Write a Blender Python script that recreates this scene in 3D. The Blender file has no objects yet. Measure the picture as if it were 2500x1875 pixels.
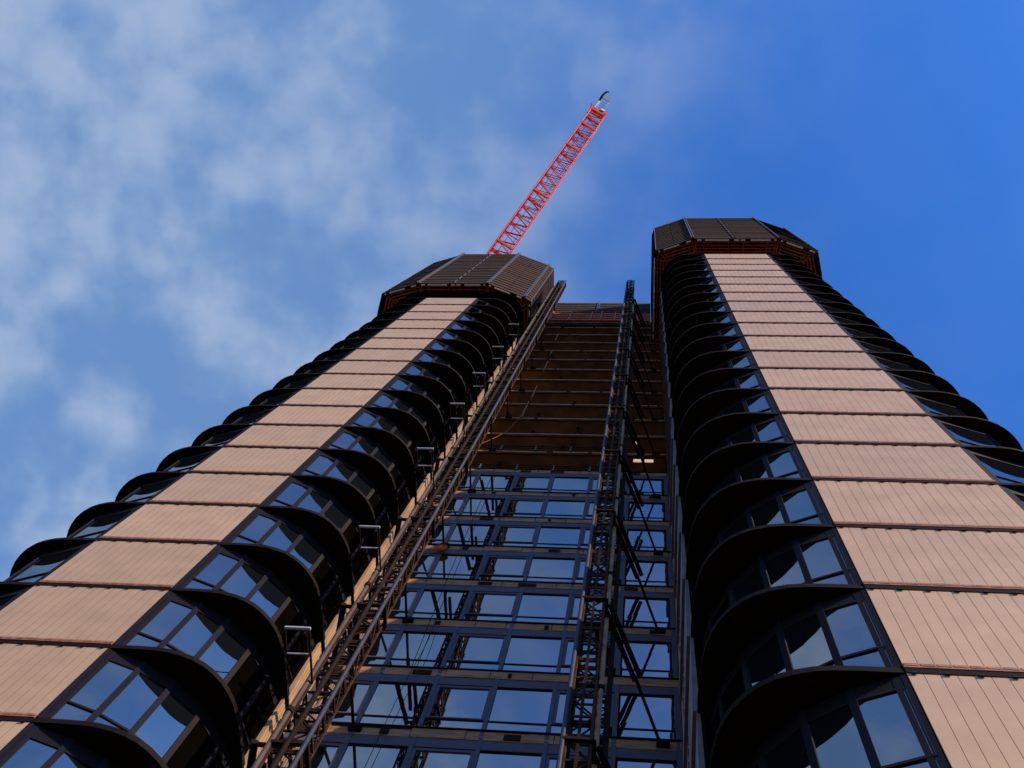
import bpy, math, random
from mathutils import Vector, Matrix
random.seed(7)
sc = bpy.context.scene
COL = sc.collection

# ---------------------------------------------------------------- camera
cam_d = bpy.data.cameras.new('camera'); cam = bpy.data.objects.new('camera', cam_d); COL.objects.link(cam)
cam_d.sensor_width = 36; cam_d.lens = 36*2700/2500; cam_d.clip_start = .1; cam_d.clip_end = 3000
cam.matrix_world = Matrix.Rotation(0.498255, 4, 'Z') @ Matrix.Rotation(2.891364, 4, 'X') @ Matrix.Rotation(0.500177, 4, 'Z')
sc.camera = cam

# ---------------------------------------------------------------- light and exposure
SUN_EL, SUN_AZ = math.radians(34), math.radians(123)      # azimuth clockwise from +Y
sun_d = bpy.data.lights.new('sun', 'SUN'); sun_d.energy = 4.2; sun_d.angle = math.radians(.53); sun_d.color = (1, .78, .58)
sun = bpy.data.objects.new('sun', sun_d); COL.objects.link(sun)
to_sun = Vector((math.sin(SUN_AZ)*math.cos(SUN_EL), math.cos(SUN_AZ)*math.cos(SUN_EL), math.sin(SUN_EL)))
sun.rotation_euler = to_sun.to_track_quat('Z', 'Y').to_euler(); sun.location = to_sun*60
sc.view_settings.view_transform = 'Standard'; sc.view_settings.look = 'None'
sc.view_settings.exposure = .6; sc.view_settings.gamma = 1
sc.cycles.max_bounces = 8; sc.cycles.glossy_bounces = 5; sc.cycles.diffuse_bounces = 3

w = bpy.data.worlds.new('World'); sc.world = w; w.use_nodes = True
nt = w.node_tree; N = nt.nodes; L = nt.links; N.clear()
def nd(tree, t, **k):
    n = tree.nodes.new(t)
    for a, b in k.items():
        if a.startswith('i_'): n.inputs[a[2:].replace('_', ' ')].default_value = b
        else: setattr(n, a, b)
    return n
out = nd(nt, 'ShaderNodeOutputWorld'); bg = nd(nt, 'ShaderNodeBackground'); bg.inputs[1].default_value = .12
sky = nd(nt, 'ShaderNodeTexSky', sky_type='NISHITA', sun_disc=False, sun_elevation=SUN_EL, sun_rotation=SUN_AZ,
         altitude=0, air_density=1.0, dust_density=.4, ozone_density=2.5)
tc = nd(nt, 'ShaderNodeTexCoord'); sep = nd(nt, 'ShaderNodeSeparateXYZ'); L.new(tc.outputs['Generated'], sep.inputs[0])
def mth(tree, op, a, b=None, c=None, clamp=False):
    n = tree.nodes.new('ShaderNodeMath'); n.operation = op; n.use_clamp = clamp
    for i, v in enumerate((a, b, c)):
        if v is None: continue
        if isinstance(v, (int, float)): n.inputs[i].default_value = v
        else: tree.links.new(v, n.inputs[i])
    return n.outputs[0]
zz = mth(nt, 'MAXIMUM', sep.outputs[2], .12)
px = mth(nt, 'DIVIDE', sep.outputs[0], zz); py = mth(nt, 'DIVIDE', sep.outputs[1], zz)
comb = nd(nt, 'ShaderNodeCombineXYZ'); L.new(px, comb.inputs[0]); L.new(py, comb.inputs[1])
# thin high cloud: a wide soft sheet, broken up by rounder puffs
n1 = nd(nt, 'ShaderNodeTexNoise', i_Scale=8.0, i_Detail=3.5, i_Roughness=.45, i_Distortion=.1); L.new(comb.outputs[0], n1.inputs['Vector'])
off = nd(nt, 'ShaderNodeVectorMath', operation='ADD'); off.inputs[1].default_value = (3.7, 1.3, 0); L.new(comb.outputs[0], off.inputs[0])
n2 = nd(nt, 'ShaderNodeTexNoise', i_Scale=2.2, i_Detail=2.0, i_Roughness=.45); L.new(off.outputs[0], n2.inputs['Vector'])
side = nd(nt, 'ShaderNodeMapRange', interpolation_type='SMOOTHSTEP'); side.inputs['From Min'].default_value = .22; side.inputs['From Max'].default_value = -.42
L.new(mth(nt, 'ADD', px, mth(nt, 'MULTIPLY', mth(nt, 'SUBTRACT', n2.outputs[0], .5), .5)), side.inputs['Value'])
n3 = nd(nt, 'ShaderNodeTexNoise', i_Scale=19.0, i_Detail=3.0, i_Roughness=.5); L.new(off.outputs[0], n3.inputs['Vector'])
cl = mth(nt, 'ADD', mth(nt, 'ADD', mth(nt, 'MULTIPLY', n1.outputs[0], .62), mth(nt, 'MULTIPLY', n2.outputs[0], .28)), mth(nt, 'MULTIPLY', n3.outputs[0], .34))
mr = nd(nt, 'ShaderNodeMapRange', interpolation_type='SMOOTHSTEP'); mr.inputs['From Min'].default_value = .48; mr.inputs['From Max'].default_value = .76
L.new(cl, mr.inputs['Value'])
back = nd(nt, 'ShaderNodeMapRange', interpolation_type='SMOOTHSTEP'); back.inputs['From Min'].default_value = -.14; back.inputs['From Max'].default_value = -.5
back.inputs['To Max'].default_value = .35; L.new(py, back.inputs['Value'])
sd = mth(nt, 'MAXIMUM', side.outputs[0], back.outputs[0])
cov = mth(nt, 'ADD', mth(nt, 'MULTIPLY', sd, mth(nt, 'ADD', mth(nt, 'MULTIPLY', mr.outputs[0], .42), .56)), mth(nt, 'MULTIPLY', mr.outputs[0], .03), clamp=True)
tint = nd(nt, 'ShaderNodeMix', data_type='RGBA', blend_type='MULTIPLY'); tint.inputs[0].default_value = 1
L.new(sky.outputs[0], tint.inputs[6]); tint.inputs[7].default_value = (.27, .72, 1.38, 1)
TINT = tint
mixc = nd(nt, 'ShaderNodeMix', data_type='RGBA'); L.new(cov, mixc.inputs[0]); L.new(tint.outputs[2], mixc.inputs[6])
vc = nd(nt, 'ShaderNodeMix', data_type='RGBA'); vc.inputs[6].default_value = (1.25, 2.15, 3.5, 1); vc.inputs[7].default_value = (1.9, 2.5, 3.7, 1)
L.new(mr.outputs[0], vc.inputs[0]); L.new(vc.outputs[2], mixc.inputs[7])
L.new(mixc.outputs[2], bg.inputs[0]); L.new(bg.outputs[0], out.inputs[0])

# ---------------------------------------------------------------- materials
def pm(name, col, rough=.6, metal=0, spec=.5, var=0., vscale=3., bump=0., bscale=20., stretch=None, col2=None, vrange=(.35, .65), tone=0.):
    m = bpy.data.materials.new(name); m.use_nodes = True; t = m.node_tree; b = t.nodes['Principled BSDF']
    b.inputs['Base Color'].default_value = (*col, 1); b.inputs['Roughness'].default_value = rough
    b.inputs['Metallic'].default_value = metal; b.inputs['Specular IOR Level'].default_value = spec
    if var or bump or col2:
        co = nd(t, 'ShaderNodeTexCoord'); mp = nd(t, 'ShaderNodeMapping'); t.links.new(co.outputs['Object'], mp.inputs[0])
        if stretch: mp.inputs['Scale'].default_value = stretch
        oi = nd(t, 'ShaderNodeObjectInfo'); mpl = nd(t, 'ShaderNodeVectorMath', operation='SCALE'); 
        cx = nd(t, 'ShaderNodeCombineXYZ'); t.links.new(oi.outputs['Random'], cx.inputs[0]); t.links.new(oi.outputs['Random'], cx.inputs[2])
        t.links.new(cx.outputs[0], mpl.inputs[0]); mpl.inputs['Scale'].default_value = 57.0
        t.links.new(mpl.outputs[0], mp.inputs['Location'])
    if var or col2:
        nz = nd(t, 'ShaderNodeTexNoise', i_Scale=vscale, i_Detail=4.0); t.links.new(mp.outputs[0], nz.inputs['Vector'])
        c2 = col2 or tuple(c*(1-var) for c in col)
        mx = nd(t, 'ShaderNodeMix', data_type='RGBA'); mx.inputs[6].default_value = (*col, 1); mx.inputs[7].default_value = (*c2, 1)
        r = nd(t, 'ShaderNodeMapRange'); r.inputs['From Min'].default_value = vrange[0]; r.inputs['From Max'].default_value = vrange[1]
        t.links.new(nz.outputs[0], r.inputs['Value']); t.links.new(r.outputs[0], mx.inputs[0]); t.links.new(mx.outputs[2], b.inputs['Base Color'])
    if tone:
        tr_ = nd(t, 'ShaderNodeMapRange'); tr_.inputs['To Min'].default_value = 1-tone; tr_.inputs['To Max'].default_value = 1+tone*.5
        t.links.new(oi.outputs['Random'], tr_.inputs['Value']); sc_ = nd(t, 'ShaderNodeVectorMath', operation='SCALE')
        t.links.new(mx.outputs[2], sc_.inputs[0]); t.links.new(tr_.outputs[0], sc_.inputs['Scale']); t.links.new(sc_.outputs[0], b.inputs['Base Color'])
    if bump:
        nb = nd(t, 'ShaderNodeTexNoise', i_Scale=bscale, i_Detail=3.0); t.links.new(mp.outputs[0], nb.inputs['Vector'])
        bp = nd(t, 'ShaderNodeBump', i_Strength=bump); bp.inputs['Distance'].default_value = .02
        t.links.new(nb.outputs[0], bp.inputs['Height']); t.links.new(bp.outputs[0], b.inputs['Normal'])
    return m
M = {}
M['clad'] = pm('cream_metal_cladding', (.45, .300, .185), .5, 0, .4, var=.14, vscale=1.2, bump=.05, bscale=9, tone=.10)
M['trim'] = pm('terracotta_trim', (.33, .13, .06), .6, var=.5, vscale=6)
M['slab'] = pm('dark_bronze_slab_edge', (.011, .007, .007), .7, 0, .05, var=.3, vscale=2)
M['soffit'] = pm('dark_soffit', (.010, .007, .004), .9, 0, .0, var=.4, vscale=1.5)
M['frame'] = pm('slate_window_frame', (.078, .078, .115), .6, 0, .2, var=.15, vscale=2)
M['frame_dark'] = pm('dark_transom', (.008, .006, .008), .6, 0, .1)
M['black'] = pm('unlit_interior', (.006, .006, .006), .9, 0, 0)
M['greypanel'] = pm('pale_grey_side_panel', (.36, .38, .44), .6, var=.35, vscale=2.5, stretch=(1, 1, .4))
M['timber'] = pm('tan_side_board', (.42, .25, .13), .65, var=.35, vscale=3, stretch=(1, 1, .3))
M['brown'] = pm('brown_soffit_board', (.27, .145, .062), .8, var=.55, vscale=.9, bump=.1, bscale=6)
M['edge'] = pm('tan_edge_board', (.40, .19, .075), .7, var=.45, vscale=2.2, stretch=(1, 4, 4))
M['steel'] = pm('weathered_mast_steel', (.045, .023, .013), .7, .0, .05, var=.5, vscale=4)
M['steel_dark'] = pm('dark_tie_steel', (.020, .013, .009), .7, 0, .05, var=.4, vscale=4)
M['pipe'] = pm('pale_pipe', (.085, .06, .052), .6, .0, .2, var=.45, vscale=2.5)
M['pipeblue'] = pm('bluish_galvanised_rail', (.034, .036, .062), .6, .0, .2, var=.3, vscale=3)
M['board'] = pm('brown_screen_board', (.060, .036, .024), .85, 0, .1, var=.55, vscale=2.2, stretch=(.35, .35, 3), bump=.15, bscale=18)
M['screenpost'] = pm('grey_screen_edge', (.055, .06, .085), .6, .0, var=.3)
M['orange'] = pm('orange_waling_beam', (.70, .13, .035), .6, var=.5, vscale=2)
M['white'] = pm('white_paint_and_sky_gap', (.8, .78, .74), .6)  # white paint, used also for sky showing below the screens
M['crane'] = pm('crane_red_paint', (.80, .026, .045), .5, 0, .15, var=.3, vscale=1.5)
M['craneor'] = pm('crane_orange_joint', (.72, .07, .008), .5, 0, .15, var=.3, vscale=3)
M['cranepale'] = pm('crane_pale_rod', (.85, .35, .42), .45)
M['tar'] = pm('dark_cloth', (.006, .008, .02), .9, 0, 0)
M['yellow'] = pm('yellow_sheave', (.55, .38, .08), .5, var=.4)
M['ground'] = pm('paving', (.10, .08, .06), .85, var=.3, vscale=.5, bump=.3, bscale=8)
M['green'] = pm('green_post', (.03, .10, .09), .6)
M['darkbay'] = pm('dark_bay_fill', (.0025, .0020, .0015), .8, 0, .0, var=.4, vscale=1.5)
M['tframe'] = pm('tower_window_frame', (.011, .011, .020), .7, 0, .05, var=.15, vscale=2)
M['meshgrey'] = pm('grey_mesh_plate', (.16, .15, .15), .7)
M['joint'] = pm('panel_joint', (.37, .24, .15), .7, 0, .1)
M['timber_edge'] = M['timber']; M['greypanel_edge'] = pm('side_panel_return', (.14, .11, .115), .7, var=.3)  # end faces coloured darker and warmer to temper the light they catch
M['pipetan'] = pm('lightened_tan_pipe', (.42, .25, .14), .6, 0, .3, var=.5, vscale=2)  # tan lightened so the pipe still shows on the shaded mast
M['core'] = pm('concrete_core', (.05, .045, .04), .9, var=.3)
# coated reflective glass with a faint roller-wave ripple
def glassmat(name, d, ior):
    m = bpy.data.materials.new(name); m.use_nodes = True; t = m.node_tree; b = t.nodes['Principled BSDF']
    b.inputs['Base Color'].default_value = (.006, .008, .011, 1); b.inputs['Roughness'].default_value = .0; b.inputs['IOR'].default_value = ior
    co = nd(t, 'ShaderNodeTexCoord'); nb = nd(t, 'ShaderNodeTexNoise', i_Scale=.9, i_Detail=1.0); t.links.new(co.outputs['Object'], nb.inputs['Vector'])
    bp = nd(t, 'ShaderNodeBump', i_Strength=1.0); bp.inputs['Distance'].default_value = d
    t.links.new(nb.outputs[0], bp.inputs['Height']); t.links.new(bp.outputs[0], b.inputs['Normal'])
    return m
M['glass'] = glassmat('coated_glass', .004, 3.8)
M['glass_link'] = glassmat('coated_glass_link', .003, 4.3)
mt = pm('lit_lamp', (1, .8, .55)); M['lamp'] = mt
mt.node_tree.nodes['Principled BSDF'].inputs['Emission Color'].default_value = (1, .62, .33, 1)
mt.node_tree.nodes['Principled BSDF'].inputs['Emission Strength'].default_value = .45

# ---------------------------------------------------------------- mesh helpers
class MB:
    def __init__(s): s.v = []; s.f = []; s.m = []; s.mats = []
    def mi(s, mat):
        if mat not in s.mats: s.mats.append(mat)
        return s.mats.index(mat)
    def add(s, vs, fs, mat):
        o = len(s.v); i = s.mi(mat); s.v += [tuple(v) for v in vs]
        for f in fs: s.f.append(tuple(o+a for a in f)); s.m.append(i)
    def box(s, a, b, mat):
        x0, y0, z0 = (min(a[i], b[i]) for i in range(3)); x1, y1, z1 = (max(a[i], b[i]) for i in range(3))
        s.add([(x0,y0,z0),(x1,y0,z0),(x1,y1,z0),(x0,y1,z0),(x0,y0,z1),(x1,y0,z1),(x1,y1,z1),(x0,y1,z1)],
              [(3,2,1,0),(4,5,6,7),(0,1,5,4),(1,2,6,5),(2,3,7,6),(3,0,4,7)], mat)
    def bar(s, p, q, r, mat, n=6, r2=None):
        p = Vector(p); q = Vector(q); d = q-p
        if d.length < 1e-6: return
        d.normalize(); a = Vector((0,0,1)) if abs(d.z) < .9 else Vector((1,0,0))
        u = d.cross(a).normalized(); v = d.cross(u); r2 = r2 or r
        vs = []
        for c, rr in ((p, r), (q, r2)):
            for i in range(n):
                t = 2*math.pi*(i+.5)/n; vs.append(c+u*math.cos(t)*rr+v*math.sin(t)*rr)
        fs = [(i, (i+1) % n, n+(i+1) % n, n+i) for i in range(n)]+[tuple(range(n))[::-1], tuple(range(n, 2*n))]
        s.add(vs, fs, mat)
    def beam(s, p, q, wd, ht, mat, up=(0,0,1)):
        p = Vector(p); q = Vector(q); d = (q-p).normalized(); u = d.cross(Vector(up))
        if u.length < 1e-5: u = Vector((1,0,0))
        u.normalize(); v = u.cross(d).normalized(); vs = []
        for c in (p, q):
            for a, b in ((-1,-1),(1,-1),(1,1),(-1,1)): vs.append(c+u*a*wd/2+v*b*ht/2)
        s.add(vs, [(0,1,2,3)[::-1],(4,5,6,7),(0,1,5,4),(1,2,6,5),(2,3,7,6),(3,0,4,7)], mat)
    def prism(s, pts, z0, z1, mat, matb=None, matt=None):
        n = len(pts); vs = [(x,y,z0) for x,y in pts]+[(x,y,z1) for x,y in pts]
        s.add(vs, [(i,(i+1) % n,n+(i+1) % n,n+i) for i in range(n)], mat)
        s.add(vs, [tuple(range(n))[::-1]], matb or mat); s.add(vs, [tuple(range(n, 2*n))], matt or mat)
    def mesh(s, name):
        me = bpy.data.meshes.new(name); me.from_pydata(s.v, [], s.f)
        for k in s.mats: me.materials.append(M[k])
        me.polygons.foreach_set('material_index', s.m); me.update(); return me
    def build(s, name, parent=None, loc=(0,0,0)): return put(name, s.mesh(name), parent, loc)
def put(name, me, parent=None, loc=(0,0,0), label=None):
    o = bpy.data.objects.new(name, me); COL.objects.link(o); o.parent = parent; o.location = loc
    if label: o['label'] = label
    return o
def thing(name, label, cat, loc=(0,0,0), group=None):
    o = bpy.data.objects.new(name, None); COL.objects.link(o); o.location = loc; o.empty_display_size = .5
    return tag(o, label, cat, group)
def tag(o, label, cat, group=None):
    o['label'] = label; o['category'] = cat
    if group: o['group'] = group
    return o
def structure(o, kind='structure'): o['kind'] = kind; return o

# ---------------------------------------------------------------- ground
GZ = -1.6; H = 3.1
g = MB(); g.add([(-600,-600,GZ),(600,-600,GZ),(600,600,GZ),(-600,600,GZ)], [(0,1,2,3)], 'ground'); structure(g.build('ground'))

# ---------------------------------------------------------------- the two residential towers
GL = [(.045,.04),(.80,.31),(1.46,.70),(2.05,1.30),(2.43,2.03),(2.60,2.80),(2.66,3.55)]          # glazing line, from a strip corner
GLO = [(.045,.04),(1.50,.43),(2.08,1.12),(2.43,2.03),(2.60,2.80),(2.66,3.55)]                      # the outer side has one wide first bay
FN = [(0,0),(.6,.0),(1.0,.01),(1.3,.04),(1.6,.11),(1.85,.20),(2.08,.33),(2.28,.50),(2.45,.70),(2.58,.92),(2.68,1.18),(2.74,1.48),(2.78,1.85),(2.80,2.25),(2.80,2.6)]
def tower(x0, x1, Y, ztop, label, inner, nst, side_mat, vs0, vs1, sideface):
    """x0,x1: strip corners; Y: strip plane; inner: +1 when the inner side (towards the link) is at +x"""
    T = thing('residential_tower', label, 'tower', ((x0+x1)/2, Y, GZ), 'twin residential towers')
    ox, oy = (x0+x1)/2, Y; W = (x1-x0)/2; BZ = -GZ
    DEP = 14
    def loc(k): return (0, 0, ztop-H*k+BZ)          # relative to the tower empty
    def path(P, s, deep=None):
        r = [(s*(W+u), v) for u, v in P]
        if deep is not None: r.append((s*(W+P[-1][0]), deep))
        return r
    # slab: full plan
    outl = path(FN, -1, DEP)[::-1]+[( -W, .02)][:0]+path(FN, 1, DEP)
    sl = MB(); sl.prism(outl, -.12, .03, 'slab', 'soffit'); slab = sl.mesh('floor_slab')
    # cladding panel with planks
    n = round(2*W/.236); pw = 2*W/n; cp = MB()
    zb, zt = -H+.0, -.14
    for i in range(n):
        a = -W+i*pw; b = a+pw; gq = .0065
        prof = [(a, -.002), (a+gq, -.006), (b-gq, -.006), (b, -.002)]
        vs = [(x, y, zb+.0) for x, y in prof]+[(x, y, zt) for x, y in prof]
        cp.add(vs, [(1,2,6,5)], 'clad'); cp.add([(x, -.002, z) for (x, y, z) in vs], [(0,1,5,4),(2,3,7,6)], 'joint')
        cp.add([prof[0]+(zb,), prof[1]+(zb,), prof[2]+(zb,), prof[3]+(zb,), (a,.02,zb),(b,.02,zb)], [(0,4,5,3,2,1)], 'clad')
    cp.box((-W,.0,zb),(W,.03,zt),'frame_dark')
    clad = cp.mesh('cladding_panel')
    tr = MB()
    tr.box((-W,-.032,-H+.005),(W,-.013,-H+.115),'trim')
    for i in range(n):
        a = -W+i*pw
        tr.box((a+.015,-.039,-H+.05),(a+pw-.015,-.033,-H+.118),'trim')
        if i % 2 == 0: tr.box((a+.06,-.045,-H-.19),(a+.15,-.02,-H-.145),'frame_dark')
    tr.box((-W,-.020,-H-.15),(W,-.002,-H+.004),'slab')
    trim = tr.mesh('bottom_trim')
    # windows per side
    def windows(s, glazed, deep):
        P = path(GL if s == inner else GLO, s, deep); fr = MB(); gl = MB()
        z0, z1 = -H+.075, -.145
        for i in range(len(P)-1):
            A = Vector((*P[i], 0)); B = Vector((*P[i+1], 0)); d = (B-A); ln = d.length; d.normalize()
            nout = Vector((d.y, -d.x, 0))
            if nout.y > 0 or (abs(nout.y) < .05 and nout.x*s < 0): nout = -nout
            if nout.x*s < 0: nout = -nout
            segs = 1 if ln < 2 else int(ln/1.2)
            for q in range(segs):
                a = A+d*(ln*q/segs); b = A+d*(ln*(q+1)/segs)
                # mullion at a
                wm = .085 if (i or q) else .05
                fr.beam(a+nout*.0+Vector((0,0,z0)), a+nout*.0+Vector((0,0,z1)), wm*1.5, .05, 'tframe' if i < 3 else 'frame_dark', up=nout)
                if i == 0:
                    fr.beam(a+d*.13+Vector((0,0,z0)), a+d*.13+Vector((0,0,z1)), .09, .045, 'tframe', up=nout)
                    fr.beam(a+d*.06+nout*.0+Vector((0,0,z0)), a+d*.06+nout*.0+Vector((0,0,z1)), .03, .04, 'frame_dark', up=nout)
                def hb(z, h, mat, dep=.07, off=.0, sh=.05):
                    fr.beam(a+d*sh+nout*off+Vector((0,0,z)), b-d*.03+nout*off+Vector((0,0,z)), dep, h, mat)
                hb(z1-.17, .34, 'frame_dark', .03); hb(z1-.355, .05, 'frame_dark', .05)  # header coloured near-black for the soffit's shade and reflection on it
                hb(z0+.76, .06, 'frame_dark', .055); hb(z0+.03, .07, 'frame_dark', .06)
                if glazed:
                    for lo, hi in ((z0+.06, z0+.735), (z0+.785, z1-.375)):
                        j = [random.uniform(-.004, .004) for _ in range(4)]
                        c = [a+nout*(.0+j[0])+Vector((0,0,lo)), b+nout*j[1]+Vector((0,0,lo)), b+nout*j[2]+Vector((0,0,hi)), a+nout*j[3]+Vector((0,0,hi))]
                        gl.add(c, [(0,1,2,3)], 'glass' if i < 3 else 'darkbay')  # bays past the third get a near-black, non-reflecting fill
        return fr.mesh('window'), (gl.mesh('glass_pane') if glazed else None)
    deep_of = {inner: 5.0, -inner: DEP-.5}
    WM = {s: [windows(s, True, deep_of[s]), windows(s, False, deep_of[s])] for s in (-1, 1)}
    # inner side panels: one flared board panel per storey
    xs = inner*(W+sideface); sp = MB(); nb = 3 if side_mat != 'timber' else 4
    for i in range(nb):
        y0 = vs0+(vs1-vs0)*i/nb; y1 = vs0+(vs1-vs0)*(i+1)/nb-.03
        o0, o1 = .085, .01                       # bottom stands further out than the top
        za, zc_ = -H-.05, -.02
        s = inner
        vs = [(xs+s*o0,y0,za),(xs+s*o0,y1,za),(xs+s*o1,y1,zc_),(xs+s*o1,y0,zc_),(xs-s*.05,y0,za),(xs-s*.05,y1,za),(xs-s*.05,y1,zc_),(xs-s*.05,y0,zc_)]
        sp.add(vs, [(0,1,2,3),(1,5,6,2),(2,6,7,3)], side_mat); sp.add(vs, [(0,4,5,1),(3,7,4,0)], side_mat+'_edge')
        # dashed row of fixings
    for q in range(6):
        z = -H+.2+q*.5
        ym = vs0+(vs1-vs0)*.62; sp.box((xs+inner*.01, ym, z), (xs+inner*(.085-.075*(q/6.)+.004), ym+.03, z+.33), 'frame_dark')
    side = sp.mesh('side_panel')
    jb = MB(); jb.box((xs-inner*.03, vs1+.06, -H-.02),(xs+inner*.02, vs1+.32, -.03),'timber'); jamb = jb.mesh('side_jamb')
    for k in range(nst):
        put('floor_slab', slab, T, loc(k))
        put('cladding_panel', clad, T, loc(k))
        c = put('bottom_trim', trim, T, loc(k))
        for s in (-1, 1):
            fm, gm = WM[s][0 if k > 1 or (k == 1 and s != inner) else 1]
            wdw = put('window', fm, T, loc(k))
            if gm: put('glass_pane', gm, wdw)
        put('side_panel', side, T, loc(k)); put('side_jamb', jamb, T, loc(k))
    for k in (-1, -2, -3, -4, -5): put('floor_slab', slab, T, loc(k))
    # dark structure behind the glazing, down to the ground
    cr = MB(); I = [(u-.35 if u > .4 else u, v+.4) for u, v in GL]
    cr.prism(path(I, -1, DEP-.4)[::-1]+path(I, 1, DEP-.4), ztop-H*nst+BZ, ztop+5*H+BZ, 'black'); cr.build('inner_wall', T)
    cr = MB(); cr.prism([(x*.98, y+.1) for x, y in outl], 0, ztop-H*nst+BZ-.15, 'core'); cr.build('podium', T)
    # plain rear of the inner side, up to the link
    ns = MB(); ns.box((xs-inner*.06, vs0, ztop-H*nst+BZ), (xs-inner*.12, 7 if inner < 0 else 4, ztop-.2+BZ), 'black'); ns.build('side_wall', T)
    return T
TR = tower(3.852, 7.856, 7.668, 74.387, 'right tower, nearer and wider, pale cladding strip between black wavy balcony edges', -1, 24, 'greypanel', 2.52, 5.72, 2.80)
TL = tower(-14.737, -11.309, 10.582, 73.547, 'left tower with the red crane rising behind its top, cream strip between black scalloped edges', 1, 24, 'timber', 2.70, 3.20, 2.72)

# ---------------------------------------------------------------- link building between them
YL = 14.17; ZC = 82.925; XA, XB = -8.6, 1.05
def zc(k): return ZC-H*k
LB = thing('link_building', 'recessed middle block between the towers, bare brown floors above and blue glass below', 'building', (0, YL, GZ))
BZ = -GZ
sl = MB(); sl.prism([(XA,.06),(XB,.06),(XB,6),(XA,6)], -.22, .0, 'brown'); slab = sl.mesh('floor_slab')
ew = MB(); ew.box((XA,1.25,-H),(XB,1.35,-.22),'brown'); back = ew.mesh('partition_wall')
KG = 12
def gappy(seed, full):
    rnd = random.Random(seed); e = MB(); e.box((XA,.0,-.27),(XB,.045,-.225),'steel_dark')
    x = XA
    while x < XB:
        l = rnd.uniform(.9, 2.6); x2 = min(x+l, XB); d = rnd.uniform(-.012, .012)
        e.box((x, -.05+d, (-.235 if full else -.13)+d*.5),(x2-.02, .05, (.15 if full else .03)+d*.6),'edge')
        x = x2 + (0 if full else (rnd.uniform(.0, .3) if rnd.random() < .5 else 0))
    if full:
        e.box((XA,-.09,.165),(XB,-.0,.205),'frame_dark')
        x = XA+.3
        while x < XB: e.box((x,-.072,-.2),(x+rnd.uniform(.1,.6),-.064,.05),'steel_dark'); x += rnd.uniform(1.2, 3.5)
    return e
edges_full = [gappy(11+i, True).mesh('edge_board') for i in range(4)]
edges_thin = [gappy(31+i, False).mesh('edge_board') for i in range(4)]
BAY = [-8.55, -6.96, -5.37, -3.77, -2.19, -.58, .95]
def link_window(x0, x1, sash):
    f = MB(); z0, z1 = -H+.10, -.22
    f.box((x0-.055,-.05,z0-.15),(x0+.055,.03,z1+.1),'frame')
    f.box((x0+.056,-.032,z1-.42),(x1-.056,.02,z1+.08),'frame'); f.box((x0+.056,-.04,z1-.455),(x1-.056,.02,z1-.421),'frame_dark')
    f.box((x0+.056,-.02,z0+.59),(x1-.056,.02,z0+.64),'frame_dark'); f.box((x0+.056,-.04,z0-.02),(x1-.056,.02,z0+.05),'frame_dark')
    if sash:
        f.box((x0+.056,-.03,z0+.641),(x0+.14,.018,z1-.456),'frame'); f.box((x1-.14,-.03,z0+.641),(x1-.056,.018,z1-.456),'frame')
        f.box((x0+.14,-.036,z0+.641),(x1-.14,.018,z0+.69),'frame'); f.box((x0+.14,-.03,z1-.56),(x1-.14,.018,z1-.456),'frame')
    f.box((x0+.056,-.004,z0-.17),(x1-.056,.015,z0-.03),'frame')
    gl = MB(); rnd = random.Random(int(x0*100))
    for lo, hi in ((z0+.04,z0+.59),(z0+.63,z1-.44)):
        j = [rnd.uniform(-.003,.003) for _ in range(4)]
        gl.add([(x0,j[0],lo),(x1,j[1],lo),(x1,j[2],hi),(x0,j[3],hi)], [(0,1,2,3)], 'glass_link')
    return f.mesh('window'), gl.mesh('glass_pane')
LW = [link_window(BAY[i], BAY[i+1], i in (0, 2, 4)) for i in range(6)]
for k in range(27):
    z = zc(k)+BZ
    put('floor_slab', slab, LB, (0,0,z))
    put('edge_board', (edges_full if k >= KG else edges_thin)[k % 4], LB, (0,0,z))
    if k < KG:
        put('partition_wall', back, LB, (0,0,z))
        rp = random.Random(100+k)
        for q in range(4):
            m = MB(); h_ = 2.86; m.bar((0,0,0),(0,0,h_),.035,'steel',8); m.bar((0,0,h_*.45),(0,0,h_),.026,'pipetan',8)
            m.box((-.08,-.08,0),(.08,.08,.012),'steel'); m.box((-.08,-.08,h_-.012),(.08,.08,h_),'steel')
            m.build('prop', LB, (rp.uniform(XA+.6, XB-.5), rp.uniform(.35, 1.05), z-H+.01))
    else:
        for f_, g_ in LW:
            wd = put('window', f_, LB, (0,0,z)); put('glass_pane', g_, wd)
jm = MB(); jm.box((BAY[-1]-.05,-.05,0),(XB,.05,zc(KG)+BZ-.3),'frame'); jm.build('end_jamb', LB)
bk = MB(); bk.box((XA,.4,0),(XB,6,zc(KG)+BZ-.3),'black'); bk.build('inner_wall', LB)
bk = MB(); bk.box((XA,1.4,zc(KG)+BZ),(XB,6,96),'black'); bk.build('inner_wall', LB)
for k in (-1,): put('floor_slab', slab, LB, (0,0,zc(k)+BZ))

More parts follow.
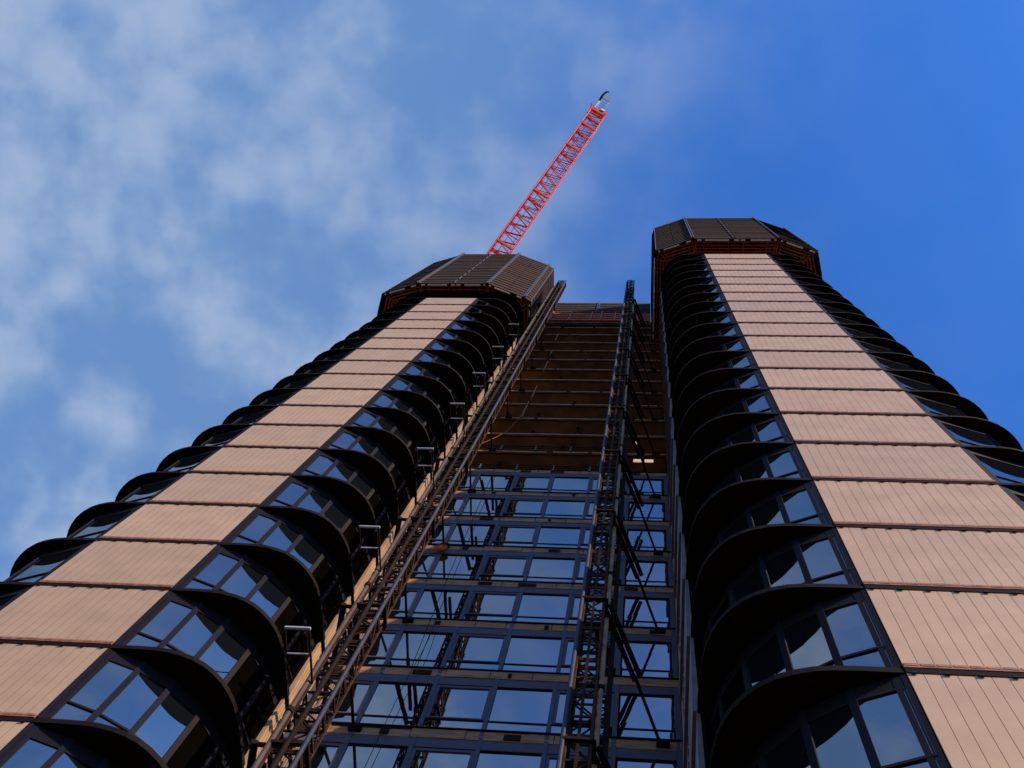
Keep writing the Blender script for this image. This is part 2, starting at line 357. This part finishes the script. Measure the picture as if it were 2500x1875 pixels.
# ---------------------------------------------------------------- perimeter screens round the tower tops
def inset(P, d):
    """offset an open polyline inward (to its left-hand side seen along the path)"""
    out_ = []
    for i, p in enumerate(P):
        ns = []
        for a, b in ((i-1, i), (i, i+1)):
            if a < 0 or b >= len(P): continue
            t = Vector(P[b])-Vector(P[a]); t.normalize(); ns.append(Vector((-t.y, t.x)))
        n = sum(ns, Vector((0,0))).normalized(); c = max(.5, n.dot(ns[0])); out_.append(Vector(p)+n*d/c)
    return out_
def screen(P, zb, zt, label, posts, board_h=.98, front=(), cr_deck=None, bar_z=.0, dashed=(), ndeep=4, strips=True, bdeep=.95):
    o = Vector((sum(p[0] for p in P)/len(P), sum(p[1] for p in P)/len(P), zb))
    S = thing('perimeter_screen', label, 'screen', o, 'dark protection screens round the building top')
    PV = [Vector(p) for p in P]
    R_ = lambda v, z: (v[0]-o.x, v[1]-o.y, z-o.z)
    for i in range(len(P)-1):
        a, b = PV[i], PV[i+1]; t = (b-a); ln = t.length; t.normalize(); nin = Vector((-t.y, t.x))
        m = MB(); nbrd = max(3, int((zt-zb)/board_h)); bh = (zt-zb)/nbrd
        rnd = random.Random(i*5+int(ln*10))
        for q in range(nbrd):
            splits = 1 if ln < 2 else 2
            for w_ in range(splits):
                A = a+t*(ln*w_/splits+.02); B = a+t*(ln*(w_+1)/splits-.02); j = rnd.uniform(0, .03)
                z = zb+q*bh
                lo = [R_(A+nin*j*.3-nin*.03, z+.0), R_(B+nin*j*.3-nin*.03, z+.0), R_(B+nin*(.008+j*.6), z+bh-.018), R_(A+nin*(.008+j*.6), z+bh-.018)]
                hi = [R_(A+nin*.07, z), R_(B+nin*.07, z), R_(B+nin*.08, z+bh-.018), R_(A+nin*.08, z+bh-.018)]
                m.add(lo+hi, [(0,1,2,3),(4,7,6,5),(0,4,5,1),(1,5,6,2),(2,6,7,3),(3,7,4,0)], 'board')
        m.build('screen_panel', S)
        bk = MB(); bk.add([R_(a+nin*.085, zb+.05), R_(b+nin*.085, zb+.05), R_(b+nin*.085, zt-.1), R_(a+nin*.085, zt-.1)], [(0,1,2,3)], 'black')
        bk.build('backing_mesh', S)
        if ln > 2 and strips:
            gm = MB(); 
            for f0, f1 in ((.05,.10),(.14,.42),(.48,.535),(.555,.61),(.67,.90),(.945,.965)) if ln > 4 else ((.06,.10),(.2,.62),(.8,.93)):
                A = a+t*ln*f0; B = a+t*ln*f1
                gm.beam(R_(A+nin*.10, zb-.05), R_(B+nin*.10, zb-.05), .085, .10, 'white')
            gm.build('sky_slit_strip', S)  # white strips stand in for slits of bright sky under the screen
    for i, (x, y, dbl) in enumerate(posts):
        m = MB(); 
        for dx in ((-.07, .07) if dbl else (0,)): m.box((x+dx-.03-o.x, y-.09-o.y, 0), (x+dx+.03-o.x, y+.0-o.y, zt-zb+.06), 'screenpost')
        m.build('joint_post', S)
    for (x, y) in dashed:
        m = MB(); z = .2; r = random.Random(3)
        while z < zt-zb-.5: l = 1.4; m.box((x-.03-o.x, y-.085-o.y, z), (x+.03-o.x, y-.02-o.y, z+l), 'screenpost'); z += l+.55
        m.build('joint_strip', S)
    # orange walings under the deck, following the screen
    for j in range(ndeep):
        Q = inset(P, .30+(bdeep-.30)*j/max(1, ndeep-1))
        m = MB()
        for i in range(len(Q)-1):
            a, b = Q[i], Q[i+1]; t = (b-a).normalized()
            m.beam(R_(a+t*.03, zb+.75+bar_z), R_(b-t*.03, zb+.75+bar_z), .10, .22, 'orange')
        m.build('waling_beam', S)
    Q1, Q2 = inset(P, .12), inset(P, bdeep+.1); m = MB()
    for i in range(len(P)-1):
        a, b = PV[i], PV[i+1]; ln = (b-a).length
        A1, B1, A2, B2 = Q1[i], Q1[i+1], Q2[i], Q2[i+1]
        m.add([R_(A1, zb+.95), R_(B1, zb+.95), R_(B2, zb+.95), R_(A2, zb+.95)], [(0,1,2,3)], 'black')
        cnt = 4 if ln > 4 else (2 if ln > 2 else 0)
        for q in range(cnt):
            f = (.12,.42,.60,.88)[q] if cnt == 4 else (.12,.85)[q]
            br = MB(); br.beam(R_(A1.lerp(B1, f), zb+.60), R_(A2.lerp(B2, f), zb+.60), .06, .09, 'edge'); br.build('bracket', S)
        for f in (.02, .98):
            if ln > 1.5: br = MB(); br.beam(R_(A1.lerp(B1, f), zb+.6), R_(A2.lerp(B2, f), zb+.6), .09, .14, 'orange'); br.build('bracket', S)
    m.build('walkway_deck', S)
    if cr_deck:
        m = MB(); m.prism([(x-o.x, y-o.y) for x, y in cr_deck], .96, 1.1, 'black'); m.build('closing_deck', S)
    return S
ZT = 96.
PR = [(.5,14.1),(.5,8.2),(.68,7.68),(3.17,6.85),(8.92,6.85),(11.5,7.74),(11.85,9.4),(11.85,19)]
screen(PR, 76.5, ZT, 'brown slatted screen wrapped round the top of the right tower', [(3.17,6.84,True),(8.92,6.84,False),(.68,7.66,False),(11.5,7.72,False)],
       dashed=[(5.9,6.85)], cr_deck=[(.8,14),(.8,8.5),(3.3,7.3),(8.8,7.3),(11.2,8.2),(11.6,9.6),(11.6,19),(.8,19)])
PL = [(-7.9,14.1),(-7.9,11.2),(-8.33,10.88),(-10.92,9.92),(-15.85,9.92),(-18.45,10.65),(-18.85,12.1),(-18.85,21)]
PL = PL[::-1]
screen(PL, 76.0, ZT, 'brown slatted screen wrapped round the top of the left tower below the crane', [(-10.92,9.91,True),(-15.85,9.91,True),(-8.33,10.86,True),(-7.92,11.2,False)],
       dashed=[(-13.3,9.92)], cr_deck=[(-18.5,21),(-18.5,12.3),(-15.8,10.4),(-11,10.4),(-8.5,11.2),(-8.2,14),(-8.2,21)])
PC = [(-7.8,14.17),(-3.95,14.17),(.45,14.17)]
screen(PC, 90.4, ZT, 'low slatted screen across the top of the middle block between both towers', [(-3.95,14.16,True)], ndeep=2, bdeep=.5, strips=False)
m = MB()
CW = thing('waling_frame', 'dark red beams under the middle screen, above the bare brown floors', 'beam frame', (0,14.1,86))
for q in range(4): m = MB(); m.box((-7.8,.0+.02*q,.3+q*1.15),(.45,.12+.02*q,.62+q*1.15),'orange'); m.build('waling_beam', CW)
m = MB(); m.box((-7.8,.35,-2.8),(.45,.45,4.9),'black'); m.build('backing_sheet', CW)
m = MB()
for x in (-7.5,-6,-4.3,-3.5,-2.4,-.6): m.box((x,-.06,.0),(x+.07,-.005,4.4),'edge')
m.build('upright', CW)

# ---------------------------------------------------------------- hoist masts
def mast(xl, xr, yf, yb, ztop, label, pipes, ties, extra=None):
    z0 = GZ; cx, cy = (xl+xr)/2, (yf+yb)/2
    T = thing('hoist_mast', label, 'hoist mast', (cx, cy, z0), 'lattice hoist masts')
    a, b = (xr-xl)/2-.038, (yb-yf)/2-.038; S = 1.508; m = MB()
    C = [(-a,-b),(a,-b),(a,b),(-a,b)]
    for x, y in C: m.bar((x,y,0),(x,y,S),.038,'steel')
    for z in (.02, .70, S-.06):
        for i in range(4): m.beam((*C[i],z),(*C[(i+1)%4],z),.045 if z != .7 else .035,.05,'steel')
    for i in range(4):
        p, q = C[i], C[(i+1)%4]
        m.bar((*p,.06),(*q,.68),.022,'steel',5); m.bar((*q,.72),(*p,S-.1),.022,'steel',5)
    m.box((-.03,-b-.06,0),(.03,-b-.02,S-.004),'steel_dark')
    me = m.mesh('mast_section'); n = int(round((ztop-z0)/S))
    for i in range(n): put('mast_section', me, T, (0,0,ztop-z0-S*(i+1)))
    for (x, y, r, mat, zt, pitch) in pipes:
        m = MB(); z = GZ; m.bar((x-cx,y-cy,0),(x-cx,y-cy,zt-z0),r,mat,10)
        if pitch:
            zz_ = zt-z0
            while zz_ > 1: m.bar((x-cx,y-cy,zz_-.07),(x-cx,y-cy,zz_+.07),r*1.5,'steel_dark',10); m.beam((x-cx,y-cy,zz_),(0,0,zz_),.06,.06,'steel_dark'); zz_ -= pitch
        m.build('guide_pipe', T)
    for k in range(3, 25, 2):
        z = zc(k)-z0; m = MB()
        for (p, q, r) in ties: m.bar((p[0]-cx,p[1]-cy,z+p[2]),(q[0]-cx,q[1]-cy,z+q[2]),r,'steel_dark',8)
        for i in range(4): m.beam((C[i][0]*1.25,C[i][1]*1.25,z),(C[(i+1)%4][0]*1.25,C[(i+1)%4][1]*1.25,z),.08,.09,'steel_dark')
        o = m.build('wall_tie', T)
    return T
def bracket_pts(x): return [((x-.16,14.08,-.05),(x+.16,14.08,-.05),.11)]
MRt = mast(-1.33,-.80,10.5,11.15, 82.9, 'lattice hoist mast in front of the middle of the glass, between the towers',
     [(-1.345,10.47,.045,'pipeblue',81.5,0),(-.775,10.95,.055,'pipetan',74.9,6.03),(-.62,11.3,.06,'steel_dark',74.9,0)],
     [((-.82,10.7,0),(-.10,12.5,0),.065),((-.70,10.6,.0),(.02,12.4,.0),.065),((-.12,12.35,0),(.5,14.05,0),.04),((-1.0,11.1,0),(-.95,14.05,0),.05)]+bracket_pts(.58)+bracket_pts(-.95))
MLt = mast(-6.74,-6.09,10.87,11.40, 85.5, 'lattice hoist mast beside the left tower, crossing the picture diagonally',
     [(-6.76,10.86,.055,'pipe',81,6.2),(-6.09,10.85,.05,'pipeblue',84.5,0),(-6.40,10.80,.05,'steel_dark',84.5,0)],
     [((-6.92,11.3,0),(-6.96,13.0,0),.06),((-6.96,12.9,0),(-6.96,14.05,0),.04),((-6.74,11.2,0),(-6.78,12.3,0),.06),
      ((-7.05,10.85,0),(-7.46,12.76,0),.075),((-7.44,12.6,0),(-7.86,14.1,0),.04),((-7.1,10.9,0),(-6.4,10.95,0),.05)]+bracket_pts(-6.9))
# cable guides standing out in front of the left mast
cg = MB()
cg.beam((-.27,0,0),(.27,0,0),.05,.06,'greypanel'); cg.beam((-.27,.57,0),(.22,.57,0),.025,.04,'greypanel')
cg.beam((.24,.04,0),(.24,1.22,0),.035,.05,'steel_dark'); cg.beam((-.26,.04,0),(-.26,.56,0),.02,.03,'steel_dark'); cg.beam((.17,.1,-.01),(.17,.5,-.01),.10,.16,'steel_dark')
gm = cg.mesh('cable_guide')
for r in (2.085,2.705,3.46,4.093,4.66,5.283,5.95): put('cable_guide', gm, MLt, (-6.91+6.415, 9.68-11.135, r*9.68-GZ))

# ---------------------------------------------------------------- luffing crane over the left tower
P0 = Vector((-12.74, 9.7, 98)); V = Vector((5.17,-8.2,13.88))/20
Vn = V.normalized(); N1 = Vector((8.2,5.17,0)).normalized(); N2 = Vn.cross(N1).normalized()
CR = thing('tower_crane', 'red lattice crane jib leaning up out of the left tower top', 'crane', P0+V*-12)
oc = P0+V*-12
def cpos(t, a, b): return P0+V*t+N1*a+N2*b-oc
wj = .80
def seg(t0, t1, npan):
    m = MB(); dt = (t1-t0)/npan
    for a in (-wj, wj):
        for b in (-wj*.85, wj*.85): m.bar(cpos(t0,a,b), cpos(t1,a,b), .065, 'crane', 6)
    for i in range(npan):
        ta, tb = t0+i*dt, t0+(i+1)*dt; tm = (ta+tb)/2
        for b in (-wj*.85, wj*.85):
            m.bar(cpos(ta,-wj,b), cpos(tm,wj,b), .045,'crane',5); m.bar(cpos(tm,wj,b), cpos(tb,-wj,b), .045,'crane',5)
            m.bar(cpos(ta,-wj,b), cpos(ta,wj,b), .03,'crane',5)
        for a in (-wj, wj):
            m.bar(cpos(ta,a,-wj*.85), cpos(tm,a,wj*.85), .04,'cranepale' if a < 0 else 'crane',5); m.bar(cpos(tm,a,wj*.85), cpos(tb,a,-wj*.85), .035,'crane',5)
            m.bar(cpos(ta,a,-wj*.85), cpos(ta,a,wj*.85), .03,'crane',5)
        # walkway rungs along one chord
        for q in range(3):
            tt = ta+dt*(q+.5)/3; m.bar(cpos(tt,-wj,-wj*.85), cpos(tt,-wj+.28,-wj*.85), .025,'crane',5)
    m.bar(cpos(t0,-wj+.28,-wj*.85), cpos(t1,-wj+.28,-wj*.85), .03,'crane',5)
    m.build('jib_section', CR)
ts = [-12,0,10,20,25]
for a, b, n in ((-12,-5,4),(-5,0,3),(0,10,6),(10,20,6),(20,25,3),(25,28.6,2)): seg(a, b, n)
for t in (0,10,20,25):
    m = MB(); 
    for b in (-wj*.85, wj*.85): m.beam(cpos(t,-wj-.05,b), cpos(t,wj+.05,b), .26,.14,'craneor', up=N2)
    for a in (-wj, wj): m.beam(cpos(t,a,-wj*.85), cpos(t,a,wj*.85), .18,.1,'craneor', up=N1)
    m.build('jib_joint', CR)
m = MB()
m.beam(cpos(28.55,-.95,-.5), cpos(28.75,.72,-.5), .55,.5,'craneor', up=N2)
m.beam(cpos(27.7,-.85,-.6), cpos(27.95,.62,-.6), .14,.2,'craneor', up=N2)
m.beam(cpos(27.2,.74,-.7), cpos(29.1,.80,-.7), .14,.25,'crane', up=N2)
m.beam(cpos(27.2,-.86,-.7), cpos(28.9,-.92,-.7), .12,.2,'crane', up=N2)
m.beam(cpos(28.6,-wj,.6), cpos(28.6,wj,.6), .25,.25,'craneor', up=N2)
for a_ in (-.7,-.35,.0): m.bar(cpos(29.0,a_-.07,-.4), cpos(29.0,a_+.07,-.4), .26,'yellow',14)
m.beam(cpos(29.1,.1,-.75), cpos(29.15,.45,-.75), .22,.2,'white', up=N2)
for a_, t_ in ((-1.0,29.5),(-.72,29.45),(-.3,29.4)): m.bar(cpos(29,a_,-.5), cpos(t_,a_-.1,-.5), .04,'steel_dark',5)
m.build('jib_head', CR)
m = MB()
for a_ in (-.42,.34): m.bar(cpos(29.0,a_+.05,-.3), cpos(32.0,a_-.06,-.3), .025,'cranepale',5)
for t in (29.9,30.4,30.9,31.4): m.bar(cpos(t,-.40,-.3), cpos(t+.1,.34,-.3), .018,'steel_dark',5)
m.build('tip_ladder', CR)
m = MB(); m.beam(cpos(32.2,-.55,-.3), cpos(32.4,.28,-.3), .42,.06,'meshgrey', up=N2); m.build('tip_platform', CR)
for a_, b_, n_ in ((-.35, 1.05, 'luffing_rope'), (.35, 1.15, 'luffing_rope')):
    m = MB(); m.bar(cpos(-12,a_,b_+1.2), cpos(28.5,a_,b_-.35), .022, 'steel_dark', 5); m.build(n_, CR)
# crane tower inside the screen
ct = MB(); bx, by, bz = cpos(-12,0,0); 
for a in (-.9,.9):
    for b in (-.9,.9): ct.bar((bx+a,by+b,bz-20),(bx+a,by+b,bz),.1,'crane',6)
for q in range(10):
    z = bz-20+q*2
    for a, b, c, d in ((-.9,-.9,.9,-.9),(.9,-.9,.9,.9),(.9,.9,-.9,.9),(-.9,.9,-.9,-.9)): ct.bar((bx+a,by+b,z),(bx+c,by+d,z+2),.05,'crane',5)
ct.build('crane_tower', CR)
fo = cpos(29.2,-.55,-.3)+oc; fl = MB()
pts = [(29.2,-.55,.035),(29.9,-.62,.035),(30.4,-.60,.05),(31.2,-.60,.06),(31.25,-.62,.10),(31.9,-.66,.13),(32.6,-.67,.12),(33.2,-.62,.10),(33.6,-.55,.10),(33.85,-.42,.06),(33.9,-.28,.05)]
for i in range(len(pts)-1):
    p = cpos(pts[i][0],pts[i][1],-.3)+oc-fo; q = cpos(pts[i+1][0],pts[i+1][1],-.3)+oc-fo
    fl.bar(p, q, pts[i][2], 'white' if i < 3 else 'tar', 8, pts[i+1][2])
o = fl.build('windsock', None, fo); tag(o, 'drooping black windsock on a bent white pole at the crane tip', 'windsock')

# ---------------------------------------------------------------- loose things on the middle block
def lamp(x0, x1, y, z, label):
    m = MB(); o = thing('batten_lamp', label, 'lamp', ((x0+x1)/2, y, z), 'lit lamps under the bare floors')
    h = (x1-x0)/2; m.box((-h-.03,-.07,.02),(h+.03,.07,.10),'steel_dark'); m.build('housing', o)
    m = MB(); m.box((-h,-.06,-.05),(h,.06,.018),'lamp'); m.build('tube', o)
lamp(-.42,.0,14.33,48.4,'lit warm lamp just above the glass, right of the mast, left one of the pair')
lamp(.09,.48,14.33,48.4,'lit warm lamp just above the glass, end one nearest the right tower')
lamp(-.42,-.22,14.33,51.4,'small lit lamp one floor above the pair of long lamps')
for k, xs_, lb in ((11,(-6.55,-4.94,-3.31,-1.7),'dark green guard rail on the second floor edge above the glass'),(12,(-7.1,-5.47,-3.86,-2.28),'dark green guard rail on the floor edge right above the glass')):
    o = thing('guard_rail', lb, 'guard rail', (0,14.08,zc(k)+.04))
    for x in xs_: m = MB(); m.box((x-.025,0,0),(x+.025,.05,.75),'green'); m.box((x-.05,-.02,0),(x+.05,.06,.12),'green'); m.build('post', o)
    m = MB(); m.bar((-8.3,.025,.7),(-.9,.025,.7),.022,'steel_dark'); m.bar((-8.3,.025,.38),(-.9,.025,.38),.018,'steel_dark'); m.build('rail', o)
# pale scaffold pole lengths in front of the bare floors
for (za, zb_, xx), lb in zip(((76.5,79.6,-6.27),(71.5,73.2,-6.17),(66.3,69.4,-6.14),(58.8,62.2,-6.15),(54.4,58.2,-6.22)),
        ('topmost pale pole standing on the bare floors','short pale pole, second from the top on the bare floors','pale pole halfway up the bare floors',
         'pale pole low on the bare floors, above the lowest one','lowest pale pole on the bare floors, above the orange rope')):
    m = MB(); m.bar((0,0,0),(0,0,zb_-za),.03,'edge',8); m.bar((0,0,.2),(0,0,.34),.05,'steel_dark',8); o = m.build('scaffold_pole', None, (xx,14.05,za)); tag(o, lb, 'pole', 'pale poles on the bare floors')
# ropes
def rope(pts, r, mat, name, label, cat='rope'):
    o0 = Vector(pts[0]); m = MB(); P = [Vector(p)-o0 for p in pts]; sub = []
    for i in range(len(P)-1):
        p0 = P[max(i-1,0)]; p1 = P[i]; p2 = P[i+1]; p3 = P[min(i+2,len(P)-1)]
        for q in range(6):
            t = q/6; sub.append(.5*((2*p1)+(p2-p0)*t+(2*p0-5*p1+4*p2-p3)*t*t+(3*p1-p0-3*p2+p3)*t**3))
    sub.append(P[-1])
    for a, b in zip(sub, sub[1:]): m.bar(a, b, r, mat, 5)
    o = m.build(name, None, o0); tag(o, label, cat)
rope([(-6.25,14.0,56.3),(-6.3,13.9,53.5),(-6.7,13.9,51),(-7.6,13.9,48.9),(-8.1,13.95,48.2)], .009, 'orange', 'rope', 'thin orange rope sagging across the lowest bare floors')
rope([(-6.35,14.0,45.6),(-6.3,13.95,40),(-6.25,13.95,34),(-6.15,14,27.2)], .012, 'steel_dark', 'rope', 'thin dark rope hanging down the glass beside the left mast')
rope([(-6.05,14.0,30.3),(-6.0,13.95,28.4),(-6.12,13.95,26),(-6.2,14,22),(-6.25,14,18)], .009, 'steel_dark', 'rope', 'fine looping dark cord hanging low on the glass')
# orange cable wheel on an edge board
o = thing('cable_wheel', 'small orange wheel fixed on a floor edge board in front of the glass', 'wheel', (-6.96,13.98,35.95))
m = MB()
for i in range(16):
    a, b = 2*math.pi*i/16, 2*math.pi*(i+1)/16; m.bar((.19*math.cos(a),.0,.19*math.sin(a)),(.19*math.cos(b),.0,.19*math.sin(b)),.05,'craneor',6)
m.build('rim', o); m = MB(); m.bar((0,-.06,0),(0,.1,0),.05,'yellow',10)
for i in range(4): a = math.pi*i/4; m.bar((-.18*math.cos(a),0,-.18*math.sin(a)),(.18*math.cos(a),0,.18*math.sin(a)),.015,'yellow',5)
m.build('hub', o)
